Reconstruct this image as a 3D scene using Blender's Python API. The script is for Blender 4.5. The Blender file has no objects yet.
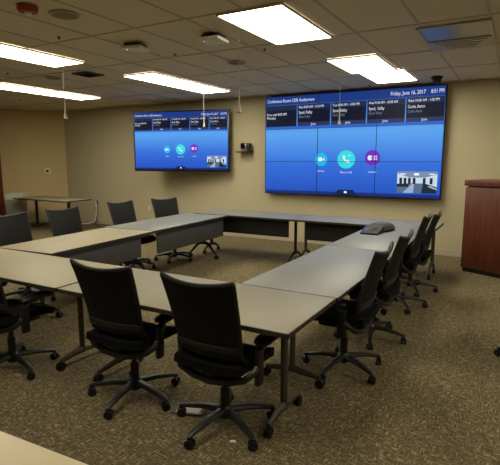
import bpy, bmesh, math, random
from mathutils import Vector, Matrix
random.seed(7)
C = bpy.context.scene.collection
PI = math.pi
R = math.radians

# ------------------------------------------------------------------ materials
def nm(name):
    m = bpy.data.materials.new(name); m.use_nodes = True
    nt = m.node_tree; nt.nodes.clear()
    out = nt.nodes.new('ShaderNodeOutputMaterial')
    b = nt.nodes.new('ShaderNodeBsdfPrincipled')
    nt.links.new(b.outputs[0], out.inputs[0])
    return m, nt, b

def lin(h):
    h = h.lstrip('#'); v = [int(h[i:i+2], 16) / 255 for i in (0, 2, 4)]
    return tuple(x / 12.92 if x <= .04045 else ((x + .055) / 1.055) ** 2.4 for x in v) + (1,)

def mat(name, col, rough=.6, metal=0, var=.06, scale=30, spec=.5, bump=0):
    m, nt, b = nm(name)
    c = lin(col) if isinstance(col, str) else tuple(col) + (1,)
    tc = nt.nodes.new('ShaderNodeTexCoord')
    n = nt.nodes.new('ShaderNodeTexNoise'); n.inputs['Scale'].default_value = scale; n.inputs['Detail'].default_value = 3
    nt.links.new(tc.outputs['Object'], n.inputs['Vector'])
    mx = nt.nodes.new('ShaderNodeMix'); mx.data_type = 'RGBA'
    mx.inputs[6].default_value = tuple(x * (1 - var) for x in c[:3]) + (1,)
    mx.inputs[7].default_value = tuple(min(1, x * (1 + var)) for x in c[:3]) + (1,)
    nt.links.new(n.outputs['Fac'], mx.inputs[0])
    nt.links.new(mx.outputs[2], b.inputs['Base Color'])
    b.inputs['Roughness'].default_value = rough; b.inputs['Metallic'].default_value = metal
    b.inputs['Specular IOR Level'].default_value = spec
    if bump:
        bp = nt.nodes.new('ShaderNodeBump'); bp.inputs['Strength'].default_value = bump; bp.inputs['Distance'].default_value = .004
        nt.links.new(n.outputs['Fac'], bp.inputs['Height']); nt.links.new(bp.outputs[0], b.inputs['Normal'])
    return m

def emit(name, col, strength=1.0, base='#050505', rough=.7):
    m, nt, b = nm(name)
    c = lin(col)
    b.inputs['Base Color'].default_value = lin(base)
    b.inputs['Emission Color'].default_value = c
    b.inputs['Emission Strength'].default_value = strength
    b.inputs['Roughness'].default_value = rough; b.inputs['Specular IOR Level'].default_value = .15
    return m

def screen_mat(name, strength, half_h):
    m, nt, b = nm(name)
    tc = nt.nodes.new('ShaderNodeTexCoord'); sp = nt.nodes.new('ShaderNodeSeparateXYZ')
    nt.links.new(tc.outputs['Object'], sp.inputs[0])
    mr = nt.nodes.new('ShaderNodeMapRange')
    mr.inputs[1].default_value = -half_h; mr.inputs[2].default_value = half_h
    nt.links.new(sp.outputs['Z'], mr.inputs[0])
    cr = nt.nodes.new('ShaderNodeValToRGB')
    e = cr.color_ramp.elements
    e[0].position = .0; e[0].color = lin('#2050c0')
    e[1].position = 1; e[1].color = lin('#24408f')
    x = e.new(.3); x.color = lin('#336fdd')
    x = e.new(.62); x.color = lin('#5aa6f4')
    x = e.new(.70); x.color = lin('#549cf0')
    nt.links.new(mr.outputs[0], cr.inputs[0])
    b.inputs['Base Color'].default_value = lin('#050507')
    nt.links.new(cr.outputs[0], b.inputs['Emission Color'])
    b.inputs['Emission Strength'].default_value = strength
    b.inputs['Roughness'].default_value = .6; b.inputs['Specular IOR Level'].default_value = .15
    return m

def carpet_mat():
    m, nt, b = nm('woven_carpet')
    N, L = nt.nodes.new, nt.links.new
    tc = N('ShaderNodeTexCoord')
    mp = N('ShaderNodeMapping'); mp.inputs['Rotation'].default_value = (0, 0, R(4)); L(tc.outputs['Object'], mp.inputs[0])
    def streak(sx, sy):
        q = N('ShaderNodeMapping'); q.inputs['Scale'].default_value = (sx, sy, 1); L(mp.outputs[0], q.inputs[0])
        n = N('ShaderNodeTexNoise'); n.inputs['Scale'].default_value = 1; n.inputs['Detail'].default_value = 1.5
        L(q.outputs[0], n.inputs['Vector']); return n.outputs['Fac']
    a = streak(105, 20); c = streak(20, 105)
    ck = N('ShaderNodeTexChecker'); ck.inputs['Scale'].default_value = 1 / .066; L(mp.outputs[0], ck.inputs['Vector'])
    mx = N('ShaderNodeMix'); mx.data_type = 'FLOAT'
    L(ck.outputs['Fac'], mx.inputs[0]); L(a, mx.inputs[2]); L(c, mx.inputs[3])
    cr = N('ShaderNodeValToRGB'); e = cr.color_ramp.elements
    e[0].position = .30; e[0].color = lin('#4c432f')
    e[1].position = .74; e[1].color = lin('#a39672')
    x = e.new(.52); x.color = lin('#675c45')
    L(mx.outputs[0], cr.inputs[0])
    big = N('ShaderNodeTexNoise'); big.inputs['Scale'].default_value = 1.1; L(tc.outputs['Object'], big.inputs['Vector'])
    mr = N('ShaderNodeMapRange'); mr.inputs[3].default_value = .86; mr.inputs[4].default_value = 1.12; L(big.outputs['Fac'], mr.inputs[0])
    vm = N('ShaderNodeVectorMath'); vm.operation = 'SCALE'; L(cr.outputs[0], vm.inputs[0]); L(mr.outputs[0], vm.inputs['Scale'])
    L(vm.outputs[0], b.inputs['Base Color'])
    b.inputs['Roughness'].default_value = .95; b.inputs['Specular IOR Level'].default_value = .1
    bp = N('ShaderNodeBump'); bp.inputs['Strength'].default_value = .5; bp.inputs['Distance'].default_value = .006
    L(mx.outputs[0], bp.inputs['Height']); L(bp.outputs[0], b.inputs['Normal'])
    return m

def wood_mat(name, c0, c1):
    m, nt, b = nm(name); N, L = nt.nodes.new, nt.links.new
    tc = N('ShaderNodeTexCoord'); q = N('ShaderNodeMapping'); q.inputs['Scale'].default_value = (14, 14, .9)
    L(tc.outputs['Object'], q.inputs[0])
    n = N('ShaderNodeTexNoise'); n.inputs['Scale'].default_value = 2; n.inputs['Detail'].default_value = 5; L(q.outputs[0], n.inputs['Vector'])
    cr = N('ShaderNodeValToRGB'); e = cr.color_ramp.elements
    e[0].position = .3; e[0].color = lin(c0); e[1].position = .7; e[1].color = lin(c1)
    L(n.outputs['Fac'], cr.inputs[0]); L(cr.outputs[0], b.inputs['Base Color'])
    b.inputs['Roughness'].default_value = .38
    return m

M = dict(
    wall=mat('tan_wall_paint', '#b8ae90', .85, var=.03, scale=3, spec=.2),
    wall_left=mat('warm_tan_wall_paint', '#c6b085', .85, var=.03, scale=3, spec=.2),
    ceil=mat('ceiling_tile', '#d6cdb8', .95, var=.06, scale=160, spec=.1, bump=.15),
    tbar=mat('ceiling_tbar', '#b9ae97', .6, var=.03),
    base=mat('vinyl_baseboard', '#b0a893', .6, var=.05),
    carpet=carpet_mat(),
    lam_beige=mat('beige_laminate', '#958c70', .5, var=.03, scale=60, spec=.35),
    lam_mid=mat('greyed_beige_laminate', '#857e68', .48, var=.03, scale=60, spec=.4),
    lam=mat('grey_laminate', '#73746f', .46, var=.03, scale=60, spec=.5),
    lam_cream=mat('cream_laminate', '#b9ac8c', .4, var=.03, scale=60, spec=.4),
    edge=mat('dark_edge_band', '#2c2822', .5),
    legm=mat('bronze_leg_metal', '#4f4a3f', .45, metal=.3, var=.05),
    legd=mat('dark_leg_metal', '#23211e', .45, metal=.2, var=.05),
    panel=mat('charcoal_modesty_panel', '#3a3a3a', .55, var=.05),
    panel_shade=mat('shaded_modesty_panel', '#1a1a1a', .6, var=.05),  # same charcoal panel, the far row's shade put into its colour
    mesh=mat('black_chair_mesh', '#141414', .75, var=.25, scale=240, spec=.25),
    plast=mat('black_chair_plastic', '#161616', .42, var=.08),
    plast_g=mat('grey_chair_plastic', '#222221', .4, var=.08),
    seat=mat('black_seat_fabric', '#0f0f10', .9, var=.25, scale=200, spec=.15),
    wheel=mat('caster_rubber', '#0b0b0b', .5),
    bezel=mat('black_bezel', '#08080a', .35),
    white=mat('white_plastic', '#d8d4c6', .5, var=.02),
    mic=mat('offwhite_microphone', '#a79f8a', .5, var=.02),
    ivory=mat('ivory_plastic', '#cfc297', .5, var=.02),
    red=mat('red_plastic', '#96301f', .45, var=.04),
    dark=mat('dark_plastic', '#181613', .5),
    grille=mat('dark_vent_metal', '#4b4438', .6, var=.05),
    speaker=mat('speaker_grille', '#857a64', .8, var=.12, scale=400),
    alu=mat('brushed_aluminium', '#a8a69e', .35, metal=.8, var=.05),
    glossgrey=mat('glossy_grey_panel', '#8a8678', .3, metal=.3, var=.03),
    vane=mat('white_vent_metal', '#b3a98f', .45, var=.03),
    podium=wood_mat('mahogany_veneer', '#4a2414', '#683620'),
    doorw=wood_mat('cherry_door_veneer', '#5a1f10', '#7a3019'),
    bin=mat('grey_bin_plastic', '#8d8a7d', .6, var=.04),
    bag=mat('white_bin_liner', '#c9c6b8', .5, var=.1, scale=12),
    paper=mat('white_paper', '#dcd9cf', .8, var=.02),
    phoneg=mat('charcoal_phone_plastic', '#161613', .7, var=.05),
    phonel=mat('olive_phone_plastic', '#46433a', .6, var=.05),
    lens=mat('black_lens_glass', '#060608', .1),
    light=emit('lit_diffuser', '#fdf4dc', 16.5),
    led=emit('green_status_light', '#e6ffd8', 2.0),
    lcd=emit('blue_phone_display', '#3b62c8', .8),
)

# ------------------------------------------------------------------ mesh helpers
def box(bm, c, s, rot=None, bevel=0, seg=2):
    r = bmesh.ops.create_cube(bm, size=1)
    vs = r['verts']
    bmesh.ops.scale(bm, vec=s, verts=vs)
    if bevel:
        es = list({e for v in vs for e in v.link_edges})
        bb = bmesh.ops.bevel(bm, geom=es, offset=bevel, segments=seg, affect='EDGES', profile=.5)
        vs = list({v for f in bb['faces'] for v in f.verts} | {v for v in vs if v.is_valid})
    if rot is not None: bmesh.ops.transform(bm, matrix=rot.to_4x4(), verts=vs)
    bmesh.ops.translate(bm, vec=c, verts=vs)
    return vs

def tube(bm, pts, rad, n=10, sx=1.0, sy=1.0):
    pts = [Vector(p) for p in pts]
    if not isinstance(rad, (list, tuple)): rad = [rad] * len(pts)
    rings = []
    up0 = Vector((0, 0, 1))
    for i, p in enumerate(pts):
        if i == 0: d = pts[1] - p
        elif i == len(pts) - 1: d = p - pts[i-1]
        else: d = (pts[i+1] - p).normalized() + (p - pts[i-1]).normalized()
        d.normalize()
        u = up0 if abs(d.z) < .95 else Vector((0, 1, 0))
        a = d.cross(u).normalized(); b2 = a.cross(d).normalized()
        rings.append([bm.verts.new(p + (a * math.cos(2*PI*k/n) * sx + b2 * math.sin(2*PI*k/n) * sy) * rad[i]) for k in range(n)])
    for q, w in zip(rings, rings[1:]):
        for k in range(n): bm.faces.new((q[k], q[(k+1) % n], w[(k+1) % n], w[k]))
    bm.faces.new(rings[0][::-1]); bm.faces.new(rings[-1])

def lathe(bm, prof, n=24, mtx=None, sx=1, sy=1):
    rings = []
    allv = []
    for r, z in prof:
        ring = [bm.verts.new((r * sx * math.cos(2*PI*k/n), r * sy * math.sin(2*PI*k/n), z)) for k in range(n)]
        rings.append(ring); allv += ring
    for q, w in zip(rings, rings[1:]):
        for k in range(n): bm.faces.new((q[k], q[(k+1) % n], w[(k+1) % n], w[k]))
    bm.faces.new(rings[0][::-1]); bm.faces.new(rings[-1])
    if mtx is not None: bmesh.ops.transform(bm, matrix=mtx, verts=allv)

def prism(bm, poly, y0, y1):
    """poly in x,z; extruded along y"""
    a = [bm.verts.new((x, y0, z)) for x, z in poly]; b2 = [bm.verts.new((x, y1, z)) for x, z in poly]
    n = len(poly)
    for k in range(n): bm.faces.new((a[k], a[(k+1) % n], b2[(k+1) % n], b2[k]))
    bm.faces.new(a[::-1]); bm.faces.new(b2)

def sheet(bm, f, nu, nv, th):
    """thick curved sheet, f(u,v)->point, thickness along the surface normal"""
    P = [[Vector(f(i / nu, j / nv)) for j in range(nv + 1)] for i in range(nu + 1)]
    def nrm(i, j):
        du = P[min(i+1, nu)][j] - P[max(i-1, 0)][j]; dv = P[i][min(j+1, nv)] - P[i][max(j-1, 0)]
        return du.cross(dv).normalized()
    A = [[bm.verts.new(P[i][j] + nrm(i, j) * th / 2) for j in range(nv+1)] for i in range(nu+1)]
    B = [[bm.verts.new(P[i][j] - nrm(i, j) * th / 2) for j in range(nv+1)] for i in range(nu+1)]
    for i in range(nu):
        for j in range(nv):
            bm.faces.new((A[i][j], A[i+1][j], A[i+1][j+1], A[i][j+1]))
            bm.faces.new((B[i][j+1], B[i+1][j+1], B[i+1][j], B[i][j]))
    for i in range(nu):
        bm.faces.new((A[i][0], B[i][0], B[i+1][0], A[i+1][0])); bm.faces.new((A[i+1][nv], B[i+1][nv], B[i][nv], A[i][nv]))
    for j in range(nv):
        bm.faces.new((A[0][j+1], B[0][j+1], B[0][j], A[0][j])); bm.faces.new((A[nu][j], B[nu][j], B[nu][j+1], A[nu][j+1]))

def obj(name, bm, m, parent=None, smooth=True):
    bmesh.ops.recalc_face_normals(bm, faces=bm.faces[:])
    me = bpy.data.meshes.new(name); bm.to_mesh(me); bm.free()
    if isinstance(m, str): m = M[m]
    me.materials.append(m)
    if smooth:
        me.polygons.foreach_set('use_smooth', [True] * len(me.polygons))
        me.set_sharp_from_angle(angle=R(35))
    o = bpy.data.objects.new(name, me); C.objects.link(o)
    if parent: o.parent = parent
    return o

def B(): return bmesh.new()

def bx(name, c, s, m, parent=None, rot=None, bevel=0):
    bm = B(); box(bm, c, s, rot, bevel); return obj(name, bm, m, parent)

def thing(name, label, cat, loc=(0, 0, 0), rz=0, group=None):
    o = bpy.data.objects.new(name, None); C.objects.link(o); o.empty_display_size = .1
    o.location = loc; o.rotation_euler = (0, 0, rz); o['label'] = label; o['category'] = cat
    if group: o['group'] = group
    return o

def tag(o, label, cat, group=None):
    o['label'] = label; o['category'] = cat
    if group: o['group'] = group
    return o

def struct(o): o['kind'] = 'structure'; return o

def dup(root, loc, rz, label, group=None):
    r = root.copy(); C.objects.link(r); r.location = loc; r.rotation_euler = (0, 0, rz); r['label'] = label
    if group: r['group'] = group
    for ch in list(root.children):
        c = ch.copy(); C.objects.link(c); c.parent = r
        for g in list(ch.children):
            d = g.copy(); C.objects.link(d); d.parent = c
    return r

def part(name, label, bm, m, parent):
    o = obj(name, bm, m, parent); o['label'] = label; return o

# ------------------------------------------------------------------ camera
H = 1.65
F = 470.0
P = math.atan(72.5 / F); YAW = math.atan(269 / math.hypot(F, 72.5))
cam = bpy.data.cameras.new('camera'); co = bpy.data.objects.new('camera', cam); C.objects.link(co)
fw = Vector((-math.sin(YAW) * math.cos(P), math.cos(YAW) * math.cos(P), -math.sin(P)))
rt = Vector((math.cos(YAW), math.sin(YAW), 0)); upv = rt.cross(fw)
co.matrix_world = Matrix(((rt.x, upv.x, -fw.x, 0), (rt.y, upv.y, -fw.y, 0), (rt.z, upv.z, -fw.z, H), (0, 0, 0, 1)))
cam.sensor_width = 36; cam.lens = F / 500 * 36; cam.clip_start = .05
bpy.context.scene.camera = co

# ------------------------------------------------------------------ room shell
CH = 2.92; WY = 8.7; XR = 3.2; YB = -3.0
PC = (-10.6, WY); PA = (-11.32, 7.80); PB = (-11.58, 7.55); PD = (-13.2, 5.9)
struct(bx('floor', ((XR - 13.4) / 2, (WY + YB) / 2, -.05), (XR + 13.4 + .4, WY - YB + .4, .1), 'carpet'))
struct(bx('ceiling', ((XR - 13.4) / 2, (WY + YB) / 2, CH + .06), (XR + 13.4 + .4, WY - YB + .4, .1), 'ceil'))
struct(bx('wall_front', ((XR + PC[0]) / 2, WY + .06, CH / 2), (XR - PC[0] + .2, .12, CH), 'wall'))
struct(bx('wall_right', (XR + .06, (WY + YB) / 2, CH / 2), (.12, WY - YB + .2, CH), 'wall'))
struct(bx('wall_rear', ((XR - 13.4) / 2, YB - .06, CH / 2), (XR + 13.4, .12, CH), 'wall'))

# wall runs from the corner towards the camera side; outward is to the left
def wall_left_seg(name, a, b):
    a, b = Vector((a[0], a[1], 0)), Vector((b[0], b[1], 0)); d = b - a
    ang = math.atan2(d.y, d.x); rot = Matrix.Rotation(ang, 3, 'Z')
    n = Vector((d.y, -d.x, 0)).normalized()
    if n.x > 0: n = -n
    struct(bx(name, (a + b) / 2 + n * .06 + Vector((0, 0, CH / 2)), (d.length, .12, CH), 'wall_left', rot=rot))
    return ang, n
wall_left_seg('wall_left', PC, PA)
wall_left_seg('wall_left_angled', PA, PB)
angD, nD = wall_left_seg('wall_left_door', PB, PD)
struct(bx('wall_left_rear', (-13.2 - .06, (5.9 + YB) / 2, CH / 2), (.12, 5.9 - YB, CH), 'wall_left'))
# baseboards
struct(bx('baseboard_front', ((XR + PC[0]) / 2, WY - .006, .055), (XR - PC[0] - .02, .012, .11), 'base'))
for nme, a, b in (('baseboard_left', PC, PA), ('baseboard_left_angled', PA, PB)):
    a, b = Vector((*a, 0)), Vector((*b, 0)); d = b - a
    n = Vector((d.y, -d.x, 0)).normalized()
    if n.x > 0: n = -n
    struct(bx(nme, (a + b) / 2 - n * .006 + Vector((0, 0, .055)), (d.length - .02, .012, .11), 'base', rot=Matrix.Rotation(math.atan2(d.y, d.x), 3, 'Z')))
# door in the left wall
dvec = (Vector((*PD, 0)) - Vector((*PB, 0))).normalized()
dc = Vector((*PB, 0)) + dvec * .62 - nD * .02
rotD = Matrix.Rotation(angD, 3, 'Z')
dr = struct(bx('door_1', dc + Vector((0, 0, 1.25)), (1.0, .04, 2.5), 'doorw', rot=rotD))
bm = B()
for s in (-1, 1): box(bm, dc + dvec * s * .53 + Vector((0, 0, 1.29)), (.06, .06, 2.58), rotD)
box(bm, dc + Vector((0, 0, 2.545)), (1.0, .06, .07), rotD)
obj('door_frame', bm, 'doorw', dr)
bm = B(); box(bm, dc - nD * .05 + dvec * -.42 + Vector((0, 0, 1.0)), (.12, .05, .025), rotD, .008); obj('door_handle', bm, 'alu', dr)

# ceiling T-bar grid
bm = B()
gx0, gy0 = -.93, 3.68
k = -7
xs = [gx0 + .61 * i for i in range(-20, 7)]; ys = [gy0 + 1.22 * i for i in range(-5, 5)]
for x in xs:
    box(bm, (x, (WY + YB) / 2, CH + .0095), (.024, WY - YB, .012))
for y in ys:
    if YB < y < WY: box(bm, ((XR - 13.2) / 2, y, CH + .009), (XR + 13.2, .024, .012))
struct(obj('trim_1', bm, 'tbar', None, False))
struct(bx('trim_2', ((XR + PC[0]) / 2, WY - .012, CH - .008), (XR - PC[0], .024, .02), 'tbar'))

# ------------------------------------------------------------------ ceiling lights
def ceiling_light(x0, x1, y0, y1, label):
    t = thing('ceiling_light', label, 'ceiling light', ((x0 + x1) / 2, (y0 + y1) / 2, CH), 0, 'fluorescent ceiling troffers')
    w, l = x1 - x0, y1 - y0
    bm = B()
    for s in (-1, 1):
        box(bm, (s * (w / 2 - .006), 0, -.004), (.012, l, .02)); box(bm, (0, s * (l / 2 - .006), -.004), (w - .024, .012, .02))
    obj('light_frame', bm, 'vane', t)
    bm = B(); box(bm, (0, 0, -.003), (w - .024, l - .024, .012)); obj('diffuser', bm, 'light', t)
    return t
ceiling_light(-2.43, -1.78, 3.68, 4.90, 'bright ceiling light nearest the camera at top centre')
ceiling_light(-2.25, -1.60, 5.95, 7.04, 'bright ceiling light in front of video wall, nearer of the joined pair')
ceiling_light(-2.15, -1.50, 7.05, 8.12, 'bright ceiling light closest to the top of the video wall')
ceiling_light(-5.36, -4.75, 5.52, 7.68, 'long bright ceiling light directly before the smaller television')
ceiling_light(-5.66, -5.05, 3.2, 4.54, 'broad bright ceiling light cut by left photo edge, nearer one')
ceiling_light(-8.2, -7.58, 5.0, 7.2, 'long thin looking ceiling light at far left above the corner')
ceiling_light(-2.3, -1.7, .6, 1.8, 'added unseen ceiling light overhead behind the camera in the middle bay')  # added behind the camera, out of view, to lift the room's brightness
ceiling_light(1.2, 1.8, 3.67, 4.9, 'added unseen ceiling light out past the right side of the room, nearer')  # added out of view to brighten the right side
ceiling_light(-5.6, -5.0, .6, 1.8, 'added unseen ceiling light overhead at far left behind the camera')  # unseen extra light, raises the level at the left
ceiling_light(1.2, 1.8, .6, 1.8, 'added unseen ceiling light overhead at right behind the camera')  # unseen extra light, raises the level at the near right
ceiling_light(1.2, 1.8, 6.6, 7.8, 'added unseen ceiling light out past the right side of the room, farther')  # added out of view, brightens the right wall and podium

# ------------------------------------------------------------------ ceiling fittings
t = thing('fire_alarm', 'round red fire alarm with a white lens on the ceiling at top left', 'fire alarm', (-3.68, 2.72, CH))
bm = B(); lathe(bm, [(.085, 0), (.085, -.02), (.075, -.045), (.05, -.05)], 28); obj('alarm_body', bm, 'red', t)
bm = B(); lathe(bm, [(.032, -.045), (.03, -.065), (.015, -.075)], 20); obj('strobe_lens', bm, 'white', t)

def ceil_speaker(x, y, label):
    t = thing('ceiling_speaker', label, 'speaker', (x, y, CH), 0, 'round ceiling speakers')
    bm = B(); lathe(bm, [(.13, 0), (.13, -.006), (.115, -.009), (.11, -.004)], 32); obj('speaker_rim', bm, 'tbar', t)
    bm = B(); lathe(bm, [(.108, -.004), (.1, -.008), (.03, -.011)], 32); obj('speaker_grille', bm, 'speaker', t)
ceil_speaker(-3.6, 3.03, 'round flush ceiling speaker beside the red fire alarm')
ceil_speaker(-3.34, 5.55, 'round flush ceiling speaker beyond the square white access point')
ceil_speaker(-6.45, 5.14, 'round flush ceiling speaker left of the dark air vent, between two lights')

t = thing('air_vent', 'small dark square return air vent in the ceiling between the two left lights', 'air vent', (-5.72, 5.18, CH))
bm = B()
for s in (-1, 1): box(bm, (s * .15, 0, -.004), (.03, .33, .018)); box(bm, (0, s * .15, -.004), (.27, .03, .018))
obj('vent_frame', bm, 'grille', t)
bm = B()
for i in range(7): box(bm, (0, -.12 + i * .04, -.004), (.27, .022, .004), Matrix.Rotation(R(35), 3, 'X'))
box(bm, (0, 0, -.0005), (.27, .27, .002))
obj('vent_slats', bm, 'dark', t)

def access_point(x, y, rz, label):
    t = thing('wireless_access_point', label, 'access point', (x, y, CH), rz, 'ceiling access points')
    bm = B(); box(bm, (0, 0, -.02), (.19, .19, .03), None, .008); obj('mounting_bracket', bm, 'dark', t)
    bm = B(); box(bm, (0, 0, -.052), (.24, .24, .036), None, .014, 3); obj('housing', bm, 'white', t)
    bm = B(); lathe(bm, [(.006, -.068), (.006, -.073), (.003, -.075)], 10, Matrix.Translation((-.07, -.07, 0))); obj('status_light', bm, 'led', t)
access_point(-2.83, 4.24, .1, 'square white box on the ceiling left of the nearest light')
access_point(-3.79, 4.13, .25, 'square box with a tiny status light on ceiling above the television')

t = thing('dome_camera', 'black dome security camera on the ceiling above right end of video wall', 'dome camera', (-1.2, 8.0, CH))
bm = B(); lathe(bm, [(.085, 0), (.085, -.025), (.07, -.032)], 28); obj('camera_base', bm, 'dark', t)
bm = B(); lathe(bm, [(.068, -.03), (.065, -.055), (.05, -.08), (.028, -.095), (.008, -.1)], 28); obj('dome', bm, 'lens', t)

for x, y, l in ((-6.67, 4.52, 'tiny sprinkler head in ceiling at left, between two long lights'),
                (-2.66, 5.05, 'tiny sprinkler head in ceiling just left of the nearest light'),
                (-4.28, 3.51, 'tiny sprinkler head in ceiling left of the box with status light'),
                (-2.33, 8.3, 'tiny sprinkler head in ceiling at the top edge of video wall'),
                (-6.61, 7.81, 'tiny sprinkler head in ceiling just above the smaller television'),
                (-3.73, 4.74, 'tiny sprinkler head in ceiling between the two access point boxes'),
                (-9.25, 6.5, 'tiny sprinkler head in ceiling by the left wall, farthest left')):
    bm = B(); lathe(bm, [(.022, 0), (.022, -.003), (.008, -.006), (.007, -.018), (.011, -.02), (.011, -.023), (.003, -.025)], 14)
    o = obj('sprinkler_head', bm, 'dark'); o.location = (x, y, CH); tag(o, l, 'sprinkler', 'ceiling sprinklers')

def hanging_mic(x, y, ztip, label):
    t = thing('hanging_microphone', label, 'microphone', (x, y, CH), 0, 'ceiling microphones')
    bm = B(); tube(bm, [(0, 0, 0), (0, 0, ztip + .2 - CH)], .0026, 6); obj('cable', bm, 'mic', t)
    z = ztip - CH
    bm = B(); lathe(bm, [(.003, z + .21), (.006, z + .19), (.008, z + .08), (.018, z + .035), (.024, z + .01), (.018, z)], 14); obj('microphone_capsule', bm, 'mic', t)
hanging_mic(-4.83, 3.99, 2.14, 'white hanging microphone over the left corner, leftmost of the four')
hanging_mic(-2.16, 3.62, 2.055, 'white hanging microphone between television and video wall')
hanging_mic(-2.03, 5.9, 2.09, 'white hanging microphone in front of the video wall cards')
hanging_mic(-5.34, 7.64, 2.28, 'small white hanging microphone in front of the television')

# big air diffuser
t = thing('air_diffuser', 'wide metal ceiling air diffuser with white louvres at upper right', 'air diffuser', (-.645, 5.57, CH))
bm = B()
for s in (-1, 1): box(bm, (s * .32, 0, -.004), (.025, 1.1, .018)); box(bm, (0, s * .545, -.004), (.62, .025, .018))
obj('diffuser_frame', bm, 'vane', t)
bm = B(); box(bm, (0, -.235, -.0005), (.61, .58, .007)); part('cover_panel', 'smooth grey metal panel', bm, 'glossgrey', t)
bm = B(); box(bm, (0, .3, .0), (.61, .47, .006)); obj('dark_opening', bm, 'dark', t)
bm = B()
ye = [.065]
for i in range(4):
    y_ = .11 + .1 * i; ln = .52 - .09 * i
    box(bm, (0, (ye[-1] + y_ ) / 2, -.01), (.61, y_ - ye[-1], .01))
    for q in (-1, 1): box(bm, (q * (.305 + ln / 2) / 2, y_ + .02, -.01), (.305 - ln / 2, .04, .01))
    ye.append(y_ + .04)
box(bm, (0, (ye[-1] + .53) / 2, -.01), (.61, .53 - ye[-1], .01))
bmesh.ops.remove_doubles(bm, verts=bm.verts[:], dist=.0005)
obj('louvres', bm, 'vane', t)

# ------------------------------------------------------------------ displays
def text_bm(s, size, align='LEFT'):
    cu = bpy.data.curves.new('t', 'FONT'); cu.body = s; cu.size = size; cu.align_x = align; cu.align_y = 'CENTER'; cu.resolution_u = 2
    o = bpy.data.objects.new('t', cu); C.objects.link(o)
    dg = bpy.context.evaluated_depsgraph_get(); dg.update()
    me = bpy.data.meshes.new_from_object(o.evaluated_get(dg), depsgraph=dg)
    bpy.data.objects.remove(o); bpy.data.curves.remove(cu)
    bm = B(); bm.from_mesh(me); bpy.data.meshes.remove(me)
    bmesh.ops.rotate(bm, cent=(0, 0, 0), matrix=Matrix.Rotation(PI / 2, 3, 'X'), verts=bm.verts[:])
    return bm

def add_text(dst, s, x, y, z, size, align='LEFT', w=None):
    tb = text_bm(s, size, align)
    if w:
        xs_ = [v.co.x for v in tb.verts]; k = w / (max(xs_) - min(xs_))
        bmesh.ops.scale(tb, vec=(k, 1, 1), verts=tb.verts[:])
    bmesh.ops.translate(tb, vec=(x, y, z), verts=tb.verts[:])
    me = bpy.data.meshes.new('x'); tb.to_mesh(me); tb.free(); dst.from_mesh(me); bpy.data.meshes.remove(me)

def disc(bm, x, y, z, r, n=28, a0=0, a1=2 * PI):
    vs = [bm.verts.new((x + r * math.cos(a0 + (a1 - a0) * k / n), y, z + r * math.sin(a0 + (a1 - a0) * k / n))) for k in range(n if a1 - a0 > 6.2 else n + 1)]
    if a1 - a0 < 6.2: vs.append(bm.verts.new((x, y, z)))
    bm.faces.new(vs)

def rect(bm, x0, x1, z0, z1, y):
    bm.faces.new([bm.verts.new(p) for p in ((x0, y, z0), (x1, y, z0), (x1, y, z1), (x0, y, z1))])

def flat(name, bm, m, parent):
    for f in bm.faces:
        f.normal_update()
        if f.normal.y > 0: f.normal_flip()
    me = bpy.data.meshes.new(name); bm.to_mesh(me); bm.free(); me.materials.append(m)
    o = bpy.data.objects.new(name, me); C.objects.link(o); o.parent = parent; return o

ES = .92
E_ = dict(
    title=emit('ui_title_blue', '#1d3a86', ES), card=emit('ui_card_navy', '#10152b', ES), cardtop=emit('ui_card_header', '#202a4c', ES),
    join=emit('ui_join_bar', '#2c3860', ES), line=emit('ui_blue_line', '#2f66cf', ES), txt=emit('ui_white_text', '#e8eefc', 1.0), dim=emit('ui_dim_text', '#7f8db4', ES),
    cyan=emit('ui_cyan_button', '#18c4f2', ES), teal=emit('ui_teal_button', '#3ce2ea', ES), purple=emit('ui_purple_button', '#7430c8', ES),
    tab=emit('ui_menu_tab', '#10204f', ES), foot=emit('ui_footer', '#16307c', ES),
    th_wall=emit('thumb_wall', '#cfe3ee', ES), th_dark=emit('thumb_dark', '#1f2a3a', ES), th_floor=emit('thumb_floor', '#5a6f90', ES), th_table=emit('thumb_table', '#9fb6d6', ES), th_ceil=emit('thumb_ceiling', '#7f93b4', ES), th_lamp=emit('thumb_lamp', '#ffffff', 1))

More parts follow.
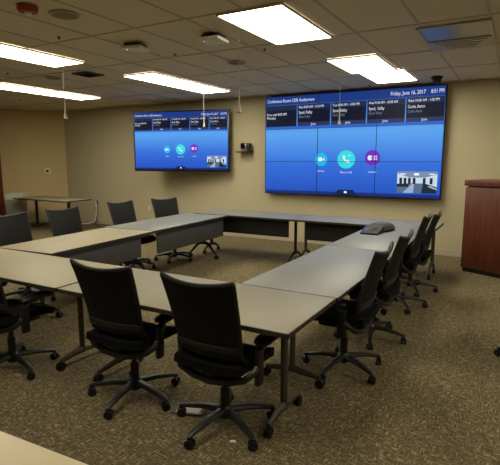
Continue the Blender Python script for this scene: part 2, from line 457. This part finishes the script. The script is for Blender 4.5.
def ui(root, W, h, scr):
    """conference screen graphics on a panel W x h centred on the root, front at y=0 facing -y"""
    y1, y2, y3 = -.003, -.006, -.009
    X = lambda u: -W / 2 + W * u
    Z = lambda v: h / 2 - h * v
    # title bar
    bm = B(); rect(bm, X(0), X(1), Z(.085), Z(0), y1); tb = flat('title_bar', bm, E_['title'], root)
    bm = B()
    add_text(bm, 'Conference Room CDR Auditorium', X(.012), y2, Z(.045), h * .046, w=W * .295)
    add_text(bm, 'Friday, June 16, 2017', X(.905), y2, Z(.045), h * .05, 'RIGHT', W * .172); add_text(bm, '8:51 PM', X(.993), y2, Z(.045), h * .05, 'RIGHT', W * .06)
    flat('title_text', bm, E_['txt'], tb)
    cards = [(.003, .201, None, ('Free until 8:00 AM', 'Monday')),
             (.207, .404, 'Mon 8:00 AM - 5:00 PM', ('Syed, Rafay', 'Syed, Rafay')), (.410, .606, 'Tue 8:00 AM - 5:00 PM', ('Syed, Rafay', 'Syed, Rafay')),
             (.612, .808, 'Wed 9:00 AM - 10:00 AM', ('Syed, Rafay', 'Syed, Rafay')), (.814, .998, 'Wed 10:00 AM - 1:00 PM', ('Curtis, Aaron', 'Curtis, Aaron'))]
    for u0, u1, head, (a, b2) in cards:
        bm = B(); rect(bm, X(u0), X(u1), Z(.305), Z(.09), y1); cd = flat('meeting_card', bm, E_['card'], root)
        bm = B(); rect(bm, X(u0), X(u1), Z(.142), Z(.09), y2); flat('card_header', bm, E_['cardtop'], cd)
        bm = B()
        if head:
            add_text(bm, head, X(u0 + .008), y3, Z(.118), h * .034, w=W * .15)
            add_text(bm, a, X(u0 + .008), y3, Z(.17), h * .042, w=W * .082)
            add_text(bm, 'Join', X((u0 + u1) / 2), y3, Z(.288), h * .034, 'CENTER')
        else:
            add_text(bm, a, X(u0 + .008), y3, Z(.18), h * .038, w=W * .125); add_text(bm, b2, X(u0 + .008), y3, Z(.215), h * .038, w=W * .055)
        flat('card_text', bm, E_['txt'], cd)
        if head:
            bm = B(); add_text(bm, b2, X(u0 + .008), y3, Z(.212), h * .034, w=W * .07); flat('card_subtext', bm, E_['dim'], cd)
            bm = B(); rect(bm, X(u0), X(u1), Z(.305), Z(.268), y2); flat('join_bar', bm, E_['join'], cd)
    bm = B(); rect(bm, X(0), X(1), Z(.33), Z(.305), y1); flat('divider_line', bm, E_['line'], root)
    # round buttons
    bm = B(); disc(bm, X(.357), y1, Z(.645), h * .066); b0 = flat('camera_button', bm, E_['cyan'], root)
    bm = B(); rect(bm, X(.357) - h * .032, X(.357) + h * .01, Z(.645) - h * .02, Z(.645) + h * .02, y2)
    bm.faces.new([bm.verts.new(p) for p in ((X(.357) + h * .014, y2, Z(.645)), (X(.357) + h * .034, y2, Z(.645) - h * .018), (X(.357) + h * .034, y2, Z(.645) + h * .018))])
    flat('camera_symbol', bm, E_['txt'], b0)
    bm = B(); disc(bm, X(.504), y1, Z(.645), h * .09, 36); b1 = flat('call_button', bm, E_['teal'], root)
    bm = B(); cx, cz = X(.504), Z(.645)
    arc = [(cx + h * (.05 * math.cos(a) + .018), cz + h * (.05 * math.sin(a) + .022)) for a in [R(180 + i * 9) for i in range(11)]]
    inn = [(cx + h * (.034 * math.cos(a) + .018), cz + h * (.034 * math.sin(a) + .022)) for a in [R(180 + i * 9) for i in range(11)]]
    bm.faces.new([bm.verts.new((x, y2, z)) for x, z in arc + inn[::-1]])
    for (px, pz) in ((cx - h * .024, cz + h * .026), (cx + h * .022, cz - h * .02)): disc(bm, px, y2 - .001, pz, h * .014, 12)
    rect(bm, cx + h * .02, cx + h * .045, cz + h * .034, cz + h * .04, y2); 
    flat('handset_symbol', bm, E_['txt'], b1)
    bm = B(); disc(bm, X(.650), y1, Z(.63), h * .075, 32); b2_ = flat('content_button', bm, E_['purple'], root)
    bm = B(); disc(bm, X(.650) - h * .024, y2, Z(.63), h * .024, 20, R(20), R(340))
    for i in (-1, 0, 1): rect(bm, X(.650) + h * .012, X(.650) + h * .045, Z(.63) + h * (.016 * i - .004), Z(.63) + h * (.016 * i + .004), y2)
    flat('chart_symbol', bm, E_['txt'], b2_)
    bm = B(); add_text(bm, 'Camera', X(.357), y1, Z(.762), h * .024, 'CENTER'); add_text(bm, 'Place a Call', X(.504), y1, Z(.772), h * .026, 'CENTER'); add_text(bm, 'Content', X(.650), y1, Z(.765), h * .024, 'CENTER')
    flat('button_captions', bm, E_['txt'], root)
    # footer and menu tab
    bm = B(); rect(bm, X(0), X(1), Z(1), Z(.968), y1); flat('footer_strip', bm, E_['foot'], root)
    bm = B(); bm.faces.new([bm.verts.new((X(u), y2, Z(v))) for u, v in ((.44, 1), (.57, 1), (.555, .955), (.545, .945), (.465, .945), (.455, .955))])
    mt = flat('menu_tab', bm, E_['tab'], root)
    bm = B(); rect(bm, X(.497), X(.513), Z(.978), Z(.958), y3); flat('menu_symbol', bm, E_['txt'], mt)
    # self-view thumbnail
    tx0, tx1, tz0, tz1 = X(.785), X(.984), Z(.955), Z(.755)
    bm = B(); rect(bm, tx0, tx1, tz0, tz1, y1); th = flat('self_view', bm, E_['th_wall'], root)
    u = lambda a: tx0 + (tx1 - tx0) * a
    v = lambda a: tz0 + (tz1 - tz0) * a
    bm = B(); bm.faces.new([bm.verts.new((u(a), y2, v(b))) for a, b in ((0, 1), (1, 1), (1, .88), (.7, .72), (.3, .72), (0, .92))]); flat('view_ceiling', bm, E_['th_ceil'], th)
    bm = B(); bm.faces.new([bm.verts.new((u(a), y2, v(b))) for a, b in ((0, 0), (1, 0), (1, .3), (.7, .45), (.3, .45), (0, .4))]); flat('view_floor', bm, E_['th_floor'], th)
    bm = B()
    for a in (.06, .17, .28, .4, .65, .82): rect(bm, u(a), u(a + .07), v(.42), v(.7), y2 - .001)
    bm.faces.new([bm.verts.new((u(a), y3, v(b))) for a, b in ((.62, 0), (1, 0), (1, .28), (.72, .44), (.66, .44))])
    rect(bm, u(.0), u(.3), v(.28), v(.42), y2 - .001)
    flat('view_furniture', bm, E_['th_dark'], th)
    bm = B(); bm.faces.new([bm.verts.new((u(a), y3 - .001, v(b))) for a, b in ((.15, 0), (.42, 0), (.44, .42), (.38, .42))])
    bm.faces.new([bm.verts.new((u(a), y3 - .001, v(b))) for a, b in ((.78, .3), (1, .16), (1, .24), (.82, .36))])
    flat('view_tables', bm, E_['th_table'], th)
    bm = B(); rect(bm, u(.43), u(.55), v(.82), v(.92), y3)
    for a, b in ((.08, .9), (.8, .9)): rect(bm, u(a), u(a + .14), v(b - .04), v(b), y3)
    flat('view_lamps', bm, E_['th_lamp'], th)

# video wall (3 x 3 panels)
VW, VH = 3.34, 1.87
vx, vz, vy = (-4.465 - 1.13) / 2, (2.868 + .995) / 2, WY - .16
vwall = thing('video_wall', 'huge blue video wall of nine joined panels on the front wall', 'video wall', (vx, vy, vz))
bx('wall_mount', (0, .095, 0), (VW - .3, .13, VH - .3), 'bezel', vwall)
bx('housing', (0, .045, 0), (VW + .03, .08, VH + .03), 'bezel', vwall, bevel=.008)
sm = screen_mat('video_wall_glow', .95, VH / 2)
gap = .006
pw, ph = VW / 3, VH / 3
for i in range(3):
    for j in range(3):
        bm = B(); box(bm, ((i - 1) * pw, .002, (j - 1) * ph), (pw - gap, .004, ph - gap)); obj('screen_panel', bm, sm, vwall, False)
bm = B()
for s in (-.5, .5):
    box(bm, (s * pw, -.012, 0), (.008, .003, VH)); box(bm, (0, -.012, s * ph), (VW, .003, .008))
obj('panel_seams', bm, 'bezel', vwall, False)
ui(vwall, VW, VH, sm)

# television on a swivel mount
TW = 2.15; TH_ = TW * .5625
tv = thing('television', 'large flat television tilted out from wall left of video wall', 'television', (-6.364, 8.2, 2.05), .248)
bm = B(); box(bm, (0, .045, 0), (TW + .07, .07, TH_ + .08), None, .01); obj('bezel', bm, 'bezel', tv)
bm = B(); box(bm, (0, .007, .01), (TW, .008, TH_)); obj('screen', bm, screen_mat('television_glow', .95, TH_ / 2), tv, False)
bm = B(); box(bm, (-.12, .16, 0), (.5, .16, .5)); box(bm, (.2, .27, .1), (.09, .42, .05), Matrix.Rotation(R(-50), 3, 'Z')); box(bm, (.2, .27, -.1), (.09, .42, .05), Matrix.Rotation(R(-50), 3, 'Z'))
obj('swivel_mount', bm, 'dark', tv)
ui(tv, TW, TH_, None)
# 'back plate' of swivel stays clear of the wall plane

# conferencing camera on a shelf
t = thing('conference_camera', 'small black video conference camera on wall shelf between the two screens', 'camera', (-4.98, WY - .12, 1.83))
bm = B(); box(bm, (.03, 0, .02), (.17, .12, .03), None, .008); obj('camera_foot', bm, 'phonel', t)
bm = B(); box(bm, (.0, 0, .105), (.14, .13, .13), None, .02); box(bm, (.1, 0, .1), (.07, .12, .13), None, .012); obj('camera_head', bm, 'dark', t)
bm = B(); lathe(bm, [(.045, 0), (.045, .02), (.03, .022)], 20, Matrix.Translation((-.01, -.063, .11)) @ Matrix.Rotation(R(90), 4, 'X')); obj('lens', bm, 'lens', t)
bm = B(); box(bm, (.058, -.066, .1), (.03, .006, .11), None, .002); part('side_trim', 'pale grey trim', bm, 'alu', t)
o = bx('camera_shelf', (-4.99, WY - .1, 1.815), (.3, .2, .025), 'dark'); tag(o, 'thin black wall shelf holding the video conference camera', 'shelf')

# wall plates
def plate(name, loc, rz, label, cat, m='ivory'):
    t = thing(name, label, cat, loc, rz)
    bm = B(); box(bm, (0, -.004, 0), (.075, .008, .12), None, .003); obj('cover_plate', bm, m, t)
    return t
t = plate('wall_outlet', (-7.73, WY, .5), 0, 'ivory wall outlet below the television', 'outlet')
bm = B()
for s in (-1, 1): box(bm, (0, -.009, s * .025), (.034, .004, .03), None, .0015)
obj('socket', bm, 'white', t)
t = plate('wall_outlet', (-9.48, WY, .56), 0, 'wall outlet with plugged in cords right of the folding side table', 'outlet')
bm = B()
for s in (-1, 1): box(bm, (0, -.03, s * .028), (.05, .05, .04), None, .008)
part('plug', 'brown plug', bm, 'dark', t)
t = thing('cable_pass_through', 'narrow grey wall slot just right of the plugged in outlet', 'wall slot', (-9.24, WY, .62))
bm = B(); box(bm, (0, -.004, 0), (.05, .008, .16), None, .003); obj('slot_cover', bm, 'base', t)
# thermostat on the left wall
a, b_ = Vector((*PC, 0)), Vector((*PA, 0)); d = (b_ - a); n = Vector((d.y, -d.x, 0)).normalized()
if n.x > 0: n = -n
pt = a + d * .42 - n * .001
t = thing('thermostat', 'small square white thermostat on the left wall above the side table', 'thermostat', pt + Vector((0, 0, 1.36)), math.atan2(d.y, d.x) + PI)
bm = B(); box(bm, (0, .012, 0), (.15, .024, .15), None, .006); box(bm, (0, -.012, 0), (.15, .024, .15), None, .006); obj('thermostat_body', bm, 'white', t)
bm = B(); box(bm, (0, .026, .0), (.07, .006, .06)); box(bm, (0, -.026, .0), (.07, .006, .06)); obj('display', bm, 'dark', t)

def cord(name, pts, r, m, label):
    pts = [Vector(p) for p in pts]; q = [pts[0]] + pts + [pts[-1]]; out = []
    for i in range(1, len(q) - 2):
        for k in range(6):
            t_ = k / 6; a_, b_, c_, d_ = q[i-1:i+3]
            out.append(.5 * (2 * b_ + (c_ - a_) * t_ + (2 * a_ - 5 * b_ + 4 * c_ - d_) * t_ ** 2 + (3 * b_ - a_ - 3 * c_ + d_) * t_ ** 3))
    out.append(pts[-1])
    bm = B(); tube(bm, out, r, 6); tag(obj(name, bm, m), label, 'cord', 'cords at the wall outlet')
cord('power_cord', [(-9.48, WY - .06, .53), (-9.46, WY - .1, .35), (-9.42, WY - .12, .1), (-9.3, WY - .3, .015), (-8.9, WY - .5, .012), (-8.2, WY - .9, .012), (-7.6, WY - 1.4, .012)], .012, 'dark', 'dark cord running from outlet across the floor to the right')
cord('power_cord', [(-9.48, WY - .06, .59), (-9.4, WY - .14, .4), (-9.45, WY - .14, .15), (-9.62, WY - .2, .02), (-9.9, WY - .35, .014), (-10.0, WY - .5, .014)], .014, 'white', 'white cord hanging from outlet and curling left on the floor')

# ------------------------------------------------------------------ tables
def caster_bm(bm, x, y, r=.03):
    for s in (-1, 1): lathe(bm, [(r * .5, -.009), (r, -.007), (r, .007), (r * .5, .009)], 14, Matrix.Translation((x + s * .013, y, r)) @ Matrix.Rotation(PI / 2, 4, 'Y'))
    box(bm, (x, y, r * 1.25), (.02, .03, r * 1.5), None, .004)

def table(label, x, y, rz, L=1.83, Wd=.76, apex=.10, legm='legm', panel=None, panel_m='panel', inset=.2, top='lam', col_y=0.0, group='conference tables in the hollow square', name='conference_table', legs=(-1, 1), casters=True, legr=.025):
    t = thing(name, label, 'table', (x, y, 0), rz, group)
    g = .004
    bm = B(); box(bm, (0, 0, .7275), (L - g - .008, Wd - .008, .025), None, .003); obj('tabletop', bm, top, t)
    bm = B()
    for s in (-1, 1):
        box(bm, (s * (L / 2 - g / 2 - .002), 0, .724), (.004, Wd, .028)); box(bm, (0, s * (Wd / 2 - .002), .724), (L - g, .004, .028))
    obj('edge_band', bm, 'edge', t)
    for s in legs:
        lx = s * (L / 2 - inset)
        bm = B()
        tube(bm, [(lx, col_y, apex - .02), (lx, col_y, .70)], legr, 14, 1.0, .85)
        box(bm, (lx, 0, .705), (.07, Wd * .75, .02), None, .004)
        lg = obj('leg', bm, legm, t)
        for q in (-1, 1):
            bm = B(); yy = q * (Wd / 2 - .16)
            tube(bm, [(lx, col_y, apex + .005), (lx, q * .1, apex * .9 + .005), (lx, yy, .078)], [.03, .026, .017], 10, .8, 1.0)
            obj('foot', bm, legm, lg)
            bm = B()
            if casters: caster_bm(bm, lx, yy, .034)
            else: lathe(bm, [(.02, 0), (.02, .02), (.008, .03), (.008, .08)], 12, Matrix.Translation((lx, yy, 0)))
            obj('caster', bm, 'wheel', lg)
    if panel is not None:
        py, x0, x1, z0 = panel
        bm = B(); box(bm, ((x0 + x1) / 2, py, (z0 + .70) / 2), (x1 - x0, .016, .70 - z0), None, .004); obj('modesty_panel', bm, panel_m, t)
    return t

TB = 2.545
table('beige topped wheeled table in front row, right one behind two front chairs', -1.905, TB, 0, top='lam_mid')
table('beige topped wheeled table in front row, left one cut by photo edge', -3.755, TB - .0, 0, L=1.84, top='lam_beige')
table('grey topped wheeled table in right row, nearer of two, beside front corner', -1.365, 2.93 + .915, PI / 2, inset=.13)
table('grey topped wheeled table in right row, farther one carrying conference phone', -1.365, 2.93 + 2.745, PI / 2)
# left row, slightly turned
def from_edge(p0, p1, Wd):
    a, b = Vector(p0), Vector(p1); d = (b - a); ang = math.atan2(d.y, d.x); n = Vector((-d.y, d.x)).normalized()
    c = (a + b) / 2 + n * Wd / 2
    return c.x, c.y, ang, d.length
x, y, an, L_ = from_edge((-3.93, 2.985), (-4.04, 4.63), .82)
table('beige topped wheeled table in left row, nearer one with grey front panel', x, y, an, L=L_, Wd=.80, top='lam_beige', panel=(-.34, -.75, L_ / 2 - .2, .43))
x, y, an, L_ = from_edge((-4.04, 4.635), (-4.12, 6.56), .88)
table('grey topped wheeled table in left row, farther one with grey front panel', x, y, an, L=L_, Wd=.84, panel=(-.35, -L_ / 2 + .15, L_ / 2 - .03, .40), apex=.27, legm='legd', inset=.1)
table('grey topped wheeled table in far row, left one before the television', -3.92, 6.98, 0, L=1.86, panel=(-.2, -.83, .80, .42), panel_m='panel_shade', apex=.15, legm='legd', inset=.1)
table('grey topped wheeled table in far row, right one under the video wall', -1.94, 6.98, 0, L=2.1, panel=(-.2, -.89, .9, .41), panel_m='panel_shade', apex=.2, legm='legm', inset=.08)
# near table at the lower left corner of the picture
table('pale table in the foreground, only its corner showing at lower left', -1.735, .468, R(3), L=2.2, Wd=.78, top='lam_cream', group='')
# side table at the left wall
table('small side table with dark legs by the left wall near the bin', -9.68, 7.46, -.03, L=1.9, Wd=.78, apex=.05, legm='legd', top='lam_beige', legr=.04, group='', name='side_table', inset=.34, casters=False)

# ------------------------------------------------------------------ chairs
def make_chair(label, x, y, rz):
    t = thing('office_chair', label, 'chair', (x, y, 0), rz, 'black wheeled conference chairs')
    # seat
    bm = B()
    def sf(u, v):
        a = (u - .5) * 2; b = v
        xx = a * (.245 - .02 * (1 - b) - .03 * max(0, b - .85) / .15); yy = -.21 + .46 * b
        zz = .455 + .018 * abs(a) ** 3 - .03 * max(0, (b - .75) / .25) ** 2 + .012 * (1 - b) ** 2
        return (xx, yy, zz)
    sheet(bm, sf, 12, 12, .05)
    obj('seat', bm, 'seat', t)
    bm = B(); box(bm, (0, .02, .405), (.30, .30, .05), None, .02); box(bm, (0, -.06, .385), (.14, .2, .05), None, .015); obj('seat_mechanism', bm, 'plast', t)
    # backrest: mesh sheet, wider at the concave top
    def back(u, v):
        a = (u - .5) * 2
        w = .212 + .029 * v ** 1.1
        z = .535 + .475 * v - .03 * (1 - a * a) * v ** 3
        y = -.185 - .13 * v ** 1.1 + .008 * math.sin(v * PI) + .03 * a * a
        return (a * w, y, z)
    bm = B(); sheet(bm, back, 14, 16, .016); bk = obj('backrest', bm, 'mesh', t)
    bm = B(); tube(bm, [Vector(back(i / 14, 1)) + Vector((0, 0, .002)) for i in range(15)], .0125, 8); obj('top_rail', bm, 'plast', bk)
    for u in (0, 1):
        bm = B(); tube(bm, [back(u, i / 12) for i in range(13)], .011, 8); obj('side_rail', bm, 'plast', bk)
    # lower plastic shell curving under to the seat
    def shell(u, v):
        a = (u - .5) * 2
        w = .217 + .01 * (1 - v)
        z = .61 - .165 * (1 - v) ** 1.05
        y = -.209 + .12 * (1 - v) ** 1.5 + .03 * a * a
        return (a * w, y, z)
    bm = B(); sheet(bm, shell, 12, 8, .018); part('lower_back_shell', 'smooth dark grey plastic', bm, 'plast_g', t)
    # yoke
    bm = B()
    yk = [(-.275, -.07, .50), (-.27, -.11, .455), (-.225, -.15, .415), (-.12, -.165, .385), (0, -.165, .372), (.12, -.165, .385), (.225, -.15, .415), (.27, -.11, .455), (.275, -.07, .50)]
    tube(bm, yk, [.016, .02, .022, .024, .026, .024, .022, .02, .016], 8)
    tube(bm, [(0, -.165, .372), (0, -.1, .37), (0, -.03, .375)], [.026, .03, .035], 8)
    box(bm, (0, -.155, .43), (.09, .04, .11), None, .012)
    obj('back_support', bm, 'plast', t)
    for s in (-1, 1):
        bm = B()
        box(bm, (s * .275, -.065, .475), (.035, .065, .22), None, .012)
        tube(bm, [(s * .275, -.065, .56), (s * .28, -.02, .60), (s * .285, .06, .61)], [.024, .022, .016], 8)
        ar = obj('armrest', bm, 'plast', t)
        bm = B()
        def pf(u, v, s=s):
            a = (u - .5) * 2; w = .045 * (1 - abs(2 * v - 1) ** 4) ** .5 + .006
            return (s * .285 + a * w, -.09 + .28 * v, .625 + .012 * math.sin(v * PI) - .012 * a * a)
        sheet(bm, pf, 6, 12, .024); obj('arm_pad', bm, 'plast', ar)
    bm = B(); tube(bm, [(0, 0, .07), (0, 0, .26)], .03, 14); tube(bm, [(0, 0, .25), (0, 0, .385)], .02, 12); obj('gas_column', bm, 'plast', t)
    bm = B(); lathe(bm, [(.03, .055), (.048, .075), (.052, .12), (.036, .14)], 18); obj('base_hub', bm, 'plast', t)
    for k in range(5):
        a = R(39 + 72 * k); dx, dy = math.cos(a), math.sin(a)
        bm = B(); tube(bm, [(dx * .035, dy * .035, .11), (dx * .16, dy * .16, .105), (dx * .31, dy * .31, .078), (dx * .325, dy * .325, .07)], [.030, .026, .018, .01], 8, 1.0, .75)
        lg = obj('base_leg', bm, 'plast', t)
        bm = B(); rr = .029; ca = a + R([40, -60, 110, 20, -30][k])
        mt = Matrix.Translation((dx * .31, dy * .31, 0)) @ Matrix.Rotation(ca, 4, 'Z')
        for s in (-1, 1):
            lathe(bm, [(rr * .55, -.009), (rr * .95, -.009), (rr, -.005), (rr, .006), (rr * .55, .009)], 16, mt @ Matrix.Translation((s * .0145, 0, rr)) @ Matrix.Rotation(PI / 2, 4, 'Y'))
        tube(bm, [mt @ Vector((0, 0, rr)), mt @ Vector((0, 0, .075))], .009, 8)
        obj('caster', bm, 'wheel', lg)
    return t

ch = make_chair('black chair in front row, middle of the picture, nearest the camera', -1.485, 2.31, 0)
for _c in ch.children:
    if _c.name.startswith('base_leg'): _c.rotation_euler.z = R(6)
def chair(x, y, rz, label, spin=0, lift=0):
    c = dup(ch, (x, y, 0), R(rz), label)
    for p in c.children:
        if p.name.startswith('base_leg'): p.rotation_euler.z = R(spin)
        elif not p.name.startswith('base_hub'): p.location.z = lift
    return c
chair(-2.235, 2.31, 3, 'black chair in front row, second from left, back to camera', 22)
chair(-3.41, 2.17, 2, 'black chair in front row, cut by the left photo edge', 20)
# right row faces -x
chair(-1.10, 3.46, 90, 'black chair at the right row, nearest the front corner', -14)
chair(-1.10, 4.24, 90, 'black chair at the right row, second from the front corner', 12)
chair(-1.10, 5.35, 91, 'black chair at the right row, third from the front corner', 30, .05)
chair(-1.10, 6.1, 90, 'black chair at the right row, farthest from the camera', 24)
# left row faces +x
chair(-4.97, 3.43, -90, 'black chair behind the left row, cut by left photo edge')
chair(-4.97, 4.19, -93, 'black chair behind the left row, in front of the side table')
chair(-5.05, 5.32, -94, 'black chair behind the left row, below the corner of room')
chair(-4.88, 6.08, -108, 'black chair behind the left row, under the television')
chair(.27, 4.43, 120, 'black chair off to the right, only one caster showing', 36)

# ------------------------------------------------------------------ podium
pd = thing('podium', 'tall reddish brown wooden podium by right edge near the front wall', 'podium', (-.65, 7.59, 0), R(-27))
# local x along the front face, y away from camera
bm = B(); box(bm, (.55, .35, .03), (1.06, .66, .06)); obj('plinth', bm, 'dark', pd)
bm = B(); box(bm, (.55, .35, .66), (1.10, .70, 1.20), None, .004); obj('cabinet', bm, 'podium', pd)
bm = B(); box(bm, (.55, .355, 1.27), (1.06, .66, .02)); obj('shadow_gap', bm, 'dark', pd)
bm = B(); box(bm, (.55, .345, 1.32), (1.13, .73, .085), None, .006); obj('top_slab', bm, 'podium', pd)

# ------------------------------------------------------------------ waste bin
t = thing('waste_bin', 'grey rectangular waste bin with white liner beside the left door', 'bin', (-10.98, 7.42, 0), R(38))
bm = B()
lo = [(-.16, -.2), (.16, -.2), (.16, .2), (-.16, .2)]
v0 = [bm.verts.new((x, y, 0)) for x, y in lo]; v1 = [bm.verts.new((x * 1.2, y * 1.2, 0.80)) for x, y in lo]
v2 = [bm.verts.new((x * 1.14, y * 1.14, 0.80)) for x, y in lo]; v3 = [bm.verts.new((x * .96, y * .96, .03)) for x, y in lo]
for q, w in ((v0, v1), (v1, v2), (v2, v3)):
    for k in range(4): bm.faces.new((q[k], q[(k+1) % 4], w[(k+1) % 4], w[k]))
bm.faces.new(v0[::-1]); bm.faces.new(v3)
obj('bin_body', bm, 'bin', t)
bm = B()
n_ = 40
def per(s, k):
    a = 2 * PI * k / n_; c, s_ = math.cos(a), math.sin(a); m_ = max(abs(c) / .2, abs(s_) / .24)
    return c / m_ * s, s_ / m_ * s
rings = []
for s, z in ((1.02, .68), (1.05, .76), (1.03, .82), (.93, .825), (.9, .67)):
    rings.append([bm.verts.new((per(s + random.uniform(-.012, .012), k) + (z + random.uniform(-.012, .012),))) for k in range(n_)])
for q, w in zip(rings, rings[1:]):
    for k in range(n_): bm.faces.new((q[k], q[(k+1) % n_], w[(k+1) % n_], w[k]))
part('bin_liner', 'crumpled white plastic liner', bm, 'bag', t)

# ------------------------------------------------------------------ conference phone
t = thing('conference_phone', 'dark grey conference phone with small blue display on the right row table', 'phone', (-1.52, 6.2, .74), R(90))
bm = B(); lathe(bm, [(.10, 0), (.165, .01), (.17, .03), (.15, .062), (.10, .085), (.04, .09)], 36, None, 1.75, 1.0); obj('speaker_dome', bm, 'phoneg', t)
bm = B(); lathe(bm, [(.075, .07), (.085, .09), (.06, .097), (.02, .098)], 28, None, 1.5, 1.0); part('centre_disc', 'paler centre disc', bm, 'phonel', t)
bm = B(); prism(bm, [(-.50, .0), (-.2, .0), (-.2, .085), (-.46, .035), (-.50, .02)], -.09, .13); obj('keypad_console', bm, 'phoneg', t)
bm = B(); box(bm, (-.39, .08, .0505), (.07, .055, .004), Matrix.Rotation(-R(10.9), 3, 'Y')); part('display', 'lit blue display', bm, 'lcd', t)
bm = B()
for i in range(4):
    for j in range(3): box(bm, (-.42 + .04 * i, -.06 + .035 * j, .045 + .0077 * i), (.022, .02, .008))
part('keys', 'pale grey keys', bm, 'phonel', t).__setitem__('kind', 'stuff')

# floor box under the middle chair and a scrap of paper
t = thing('floor_box', 'open metal power box in the carpet under the nearest chair', 'floor box', (-1.79, 2.34, 0), R(20))
bm = B()
for s in (-1, 1): box(bm, (s * .09, 0, .005), (.02, .12, .01)); box(bm, (0, s * .055, .005), (.16, .02, .01))
obj('box_frame', bm, 'phonel', t)
bm = B(); box(bm, (0, 0, .003), (.16, .09, .005)); obj('box_lid', bm, 'base', t)
bm = B(); box(bm, (-1.35, 2.18, .004), (.035, .02, .004), Matrix.Rotation(.5, 3, 'Z') , .001); o = obj('paper_scrap', bm, 'paper'); tag(o, 'tiny white paper scrap on carpet before the nearest chair', 'paper')

# remove empty group strings
for o in C.objects:
    if 'group' in o and not o['group']: del o['group']

# ------------------------------------------------------------------ world and look
w = bpy.data.worlds.new('world'); bpy.context.scene.world = w; w.use_nodes = True
w.node_tree.nodes['Background'].inputs[0].default_value = (.9, .85, .75, 1); w.node_tree.nodes['Background'].inputs[1].default_value = .02
sc = bpy.context.scene
sc.view_settings.view_transform = 'Standard'; sc.view_settings.look = 'None'; sc.view_settings.exposure = 0.0
sc.cycles.max_bounces = 8; sc.cycles.diffuse_bounces = 5
